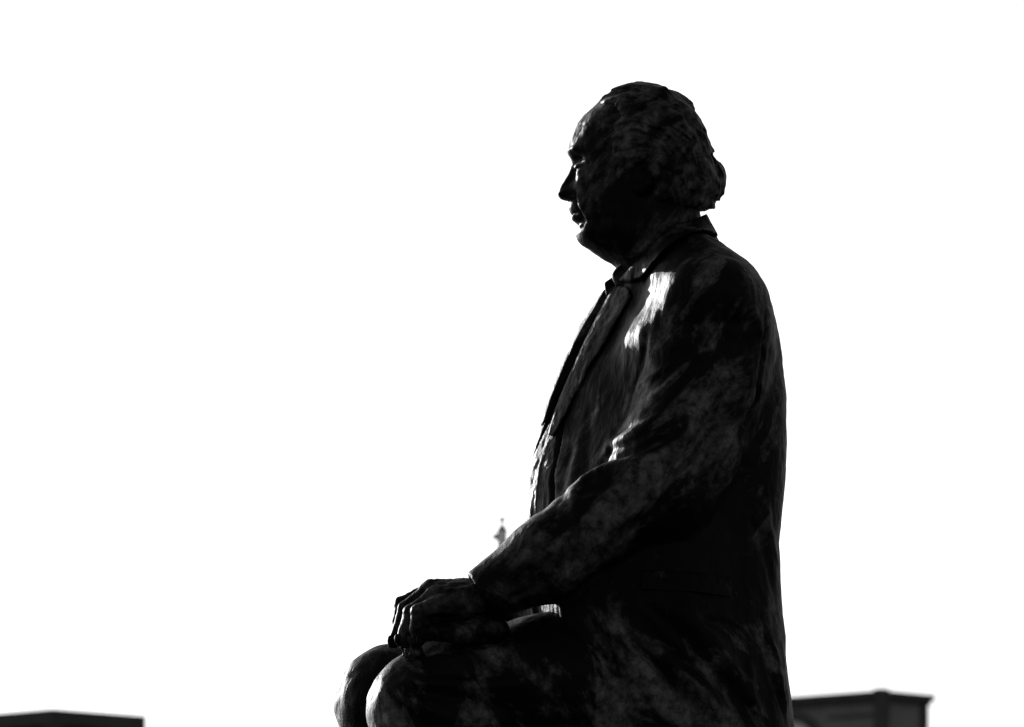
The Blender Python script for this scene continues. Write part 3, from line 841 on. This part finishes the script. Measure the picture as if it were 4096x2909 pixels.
# right: pilasters, a cornice and an arched window on the left-hand face
e, top = corner_building('brick_building', 3528, 2762, 115.0, 'dark flat-roofed building with corner pilasters and cornice, behind the statue\'s back', 0, 0, 0, 0)
e.rotation_euler = (0, 0, math.radians(47.0))     # faces at 43 degrees left and 47 degrees right of the view
k = 115.0 / FP / cph
LR = 175 * k / math.cos(math.radians(47)) * 1.15    # length of the right-hand face
LL = 14.0
wall = MB().box(0.06, LR - 0.06, 0.06, LL, 0.0, top - 0.02).build('wall', 'dark_brick', e)
MB().box(-0.02, 0.14, -0.02, 0.14, 0.0, top + 0.03).build('corner_pilaster', 'dark_trim', e)
MB().box(LR - 0.14, LR, 0.02, 0.16, 0.0, top - 0.142).build('corner_pilaster', 'dark_trim', e)
cor = MB()
cor.box(0.145, LR + 0.06, -0.05, 0.40, top - 0.08, top)
cor.box(-0.05, 0.30, 0.145, LL, top - 0.08, top + 0.002)
cor.box(0.145, LR + 0.03, -0.01, 0.30, top - 0.14, top - 0.081)
cor.box(-0.01, 0.30, 0.145, LL, top - 0.14, top - 0.079)
cor.build('cornice', 'dark_trim', e)
MB().box(0.045, 0.10, 0.145, 1.0, top - 0.34, top - 0.29).build('string_course', 'dark_trim', e)
MB().box(0.2, LR - 0.2, 0.42, LL - 0.2, top - 0.3, top - 0.03).build('roof', 'roofing', e)
def arched(parent, y, zs, w, mat_frame, mat_glass, x=0.06):
    """arched window on the left-hand face (x = const), springing at height zs"""
    n = 14
    arc = lambda r: [(y + r * math.cos(math.pi * i / n), zs + r * math.sin(math.pi * i / n)) for i in range(n + 1)]
    o = arc(w * 0.62); i_ = arc(w * 0.5)
    fr = MB()
    for q in range(n):
        a, b, c, d = o[q], o[q + 1], i_[q + 1], i_[q]
        v = [(x - 0.06, *t) for t in (a, b, c, d)] + [(x + 0.1, *t) for t in (a, b, c, d)]
        fr.add(v, [(0, 1, 2, 3), (7, 6, 5, 4), (0, 4, 5, 1), (1, 5, 6, 2), (2, 6, 7, 3), (3, 7, 4, 0)])
    for sg in (-1, 1):
        fr.box(x - 0.06, x + 0.1, min(y + sg * w * 0.5, y + sg * w * 0.62), max(y + sg * w * 0.5, y + sg * w * 0.62), zs - 1.5, zs)
    wnd = fr.build('window', mat_frame, parent)
    pts = [(x - 0.012, *t) for t in arc(w * 0.5)] + [(x - 0.012, y - w * 0.5, zs - 1.5), (x - 0.012, y + w * 0.5, zs - 1.5)]
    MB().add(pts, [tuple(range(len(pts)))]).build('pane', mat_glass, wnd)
    MB().box(x - 0.10, x + 0.05, y - w * 0.66, y + w * 0.66, zs - 1.58, zs - 1.5).build('sill', mat_frame, wnd)
    return wnd
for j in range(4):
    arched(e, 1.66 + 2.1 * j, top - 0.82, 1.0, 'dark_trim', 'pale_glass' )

# left: plain fascia under a flat roof
e2, top2 = corner_building('flat_roofed_building', 210, 2834, 140.0, 'dark flat-roofed building with a deep plain fascia, low at the far left', 0, 0, 0, 0)
e2.rotation_euler = (0, 0, math.radians(45.0))
k2 = 140.0 / FP / cph
L2r = 348 * k2 / math.cos(math.radians(45)) * 1.03
MB().box(0.0, L2r, 0.0, 12.0, top2 - 0.27, top2).build('fascia', 'fascia', e2)
MB().box(0.15, L2r - 0.1, 0.15, 11.8, 0.0, top2 - 0.271).build('wall', 'soffit_wall', e2)
MB().box(0.02, 0.26, 0.02, 0.26, 0.0, top2 - 0.272).build('corner_pier', 'fascia', e2)
for j in range(3):
    z1 = top2 - 0.75 - 2.9 * j
    w1 = MB().box(0.4, L2r - 0.35, 0.11, 0.16, z1 - 1.5, z1).build('window', 'dark_trim', e2)
    MB().box(0.5, L2r - 0.45, 0.10, 0.108, z1 - 1.42, z1 - 0.08).build('pane', 'glass', w1)
    w2 = MB().box(0.11, 0.16, 0.6, 10.5, z1 - 1.5, z1).build('window', 'dark_trim', e2)
    MB().box(0.10, 0.108, 0.7, 10.4, z1 - 1.42, z1 - 0.08).build('pane', 'glass', w2)

# slender pale mast with a conical cap, between the buildings
DM = 38.0
pt = world_at(2009, 2103, DM); km = DM / FP / cph
mast = empty('tall_mast', (pt.x, pt.y, 0.0))
tag(mast, 'slender pale mast with conical cap and ball finial rising behind the statue\'s forearm', 'mast')
zc = pt.z
r0 = 18.0 * km
def square(prof):
    m = MB().lathe([(r * math.sqrt(2), z) for r, z in prof], 4)
    c, k_ = math.cos(math.pi / 4), math.sin(math.pi / 4)
    m.v = [(x * c - y * k_, x * k_ + y * c, z) for x, y, z in m.v]
    return m
square([(r0 * 1.3, 0.0), (r0 * 1.12, 2.0), (r0 * 1.06, zc - 3.0), (r0, zc - 22 * km)]).build('shaft', 'pale_paint', mast)
square([(r0 * 1.0, zc - 23 * km), (r0 * 1.16, zc - 20 * km), (r0 * 0.62, zc - 8 * km), (r0 * 0.14, zc + 8 * km)]).build('cap', 'pole_trim', mast)
fin = MB().lathe([(r0 * 0.10, zc - 1 * km), (r0 * 0.08, zc + 14 * km)], 10).build('finial', 'pale_paint', mast, True)
MB().lathe([(r0 * 0.05, zc + 13 * km), (r0 * 0.62, zc + 18 * km), (r0 * 0.68, zc + 22 * km), (r0 * 0.44, zc + 30 * km), (r0 * 0.03, zc + 36 * km)], 14).build('ball', 'dark_trim', fin, True)
MB().prism([(-44 * km, zc - 45 * km), (-10 * km, zc - 66 * km), (-10 * km, zc - 22 * km)], -0.012, 0.012).build('bracket', 'pole_trim', mast)
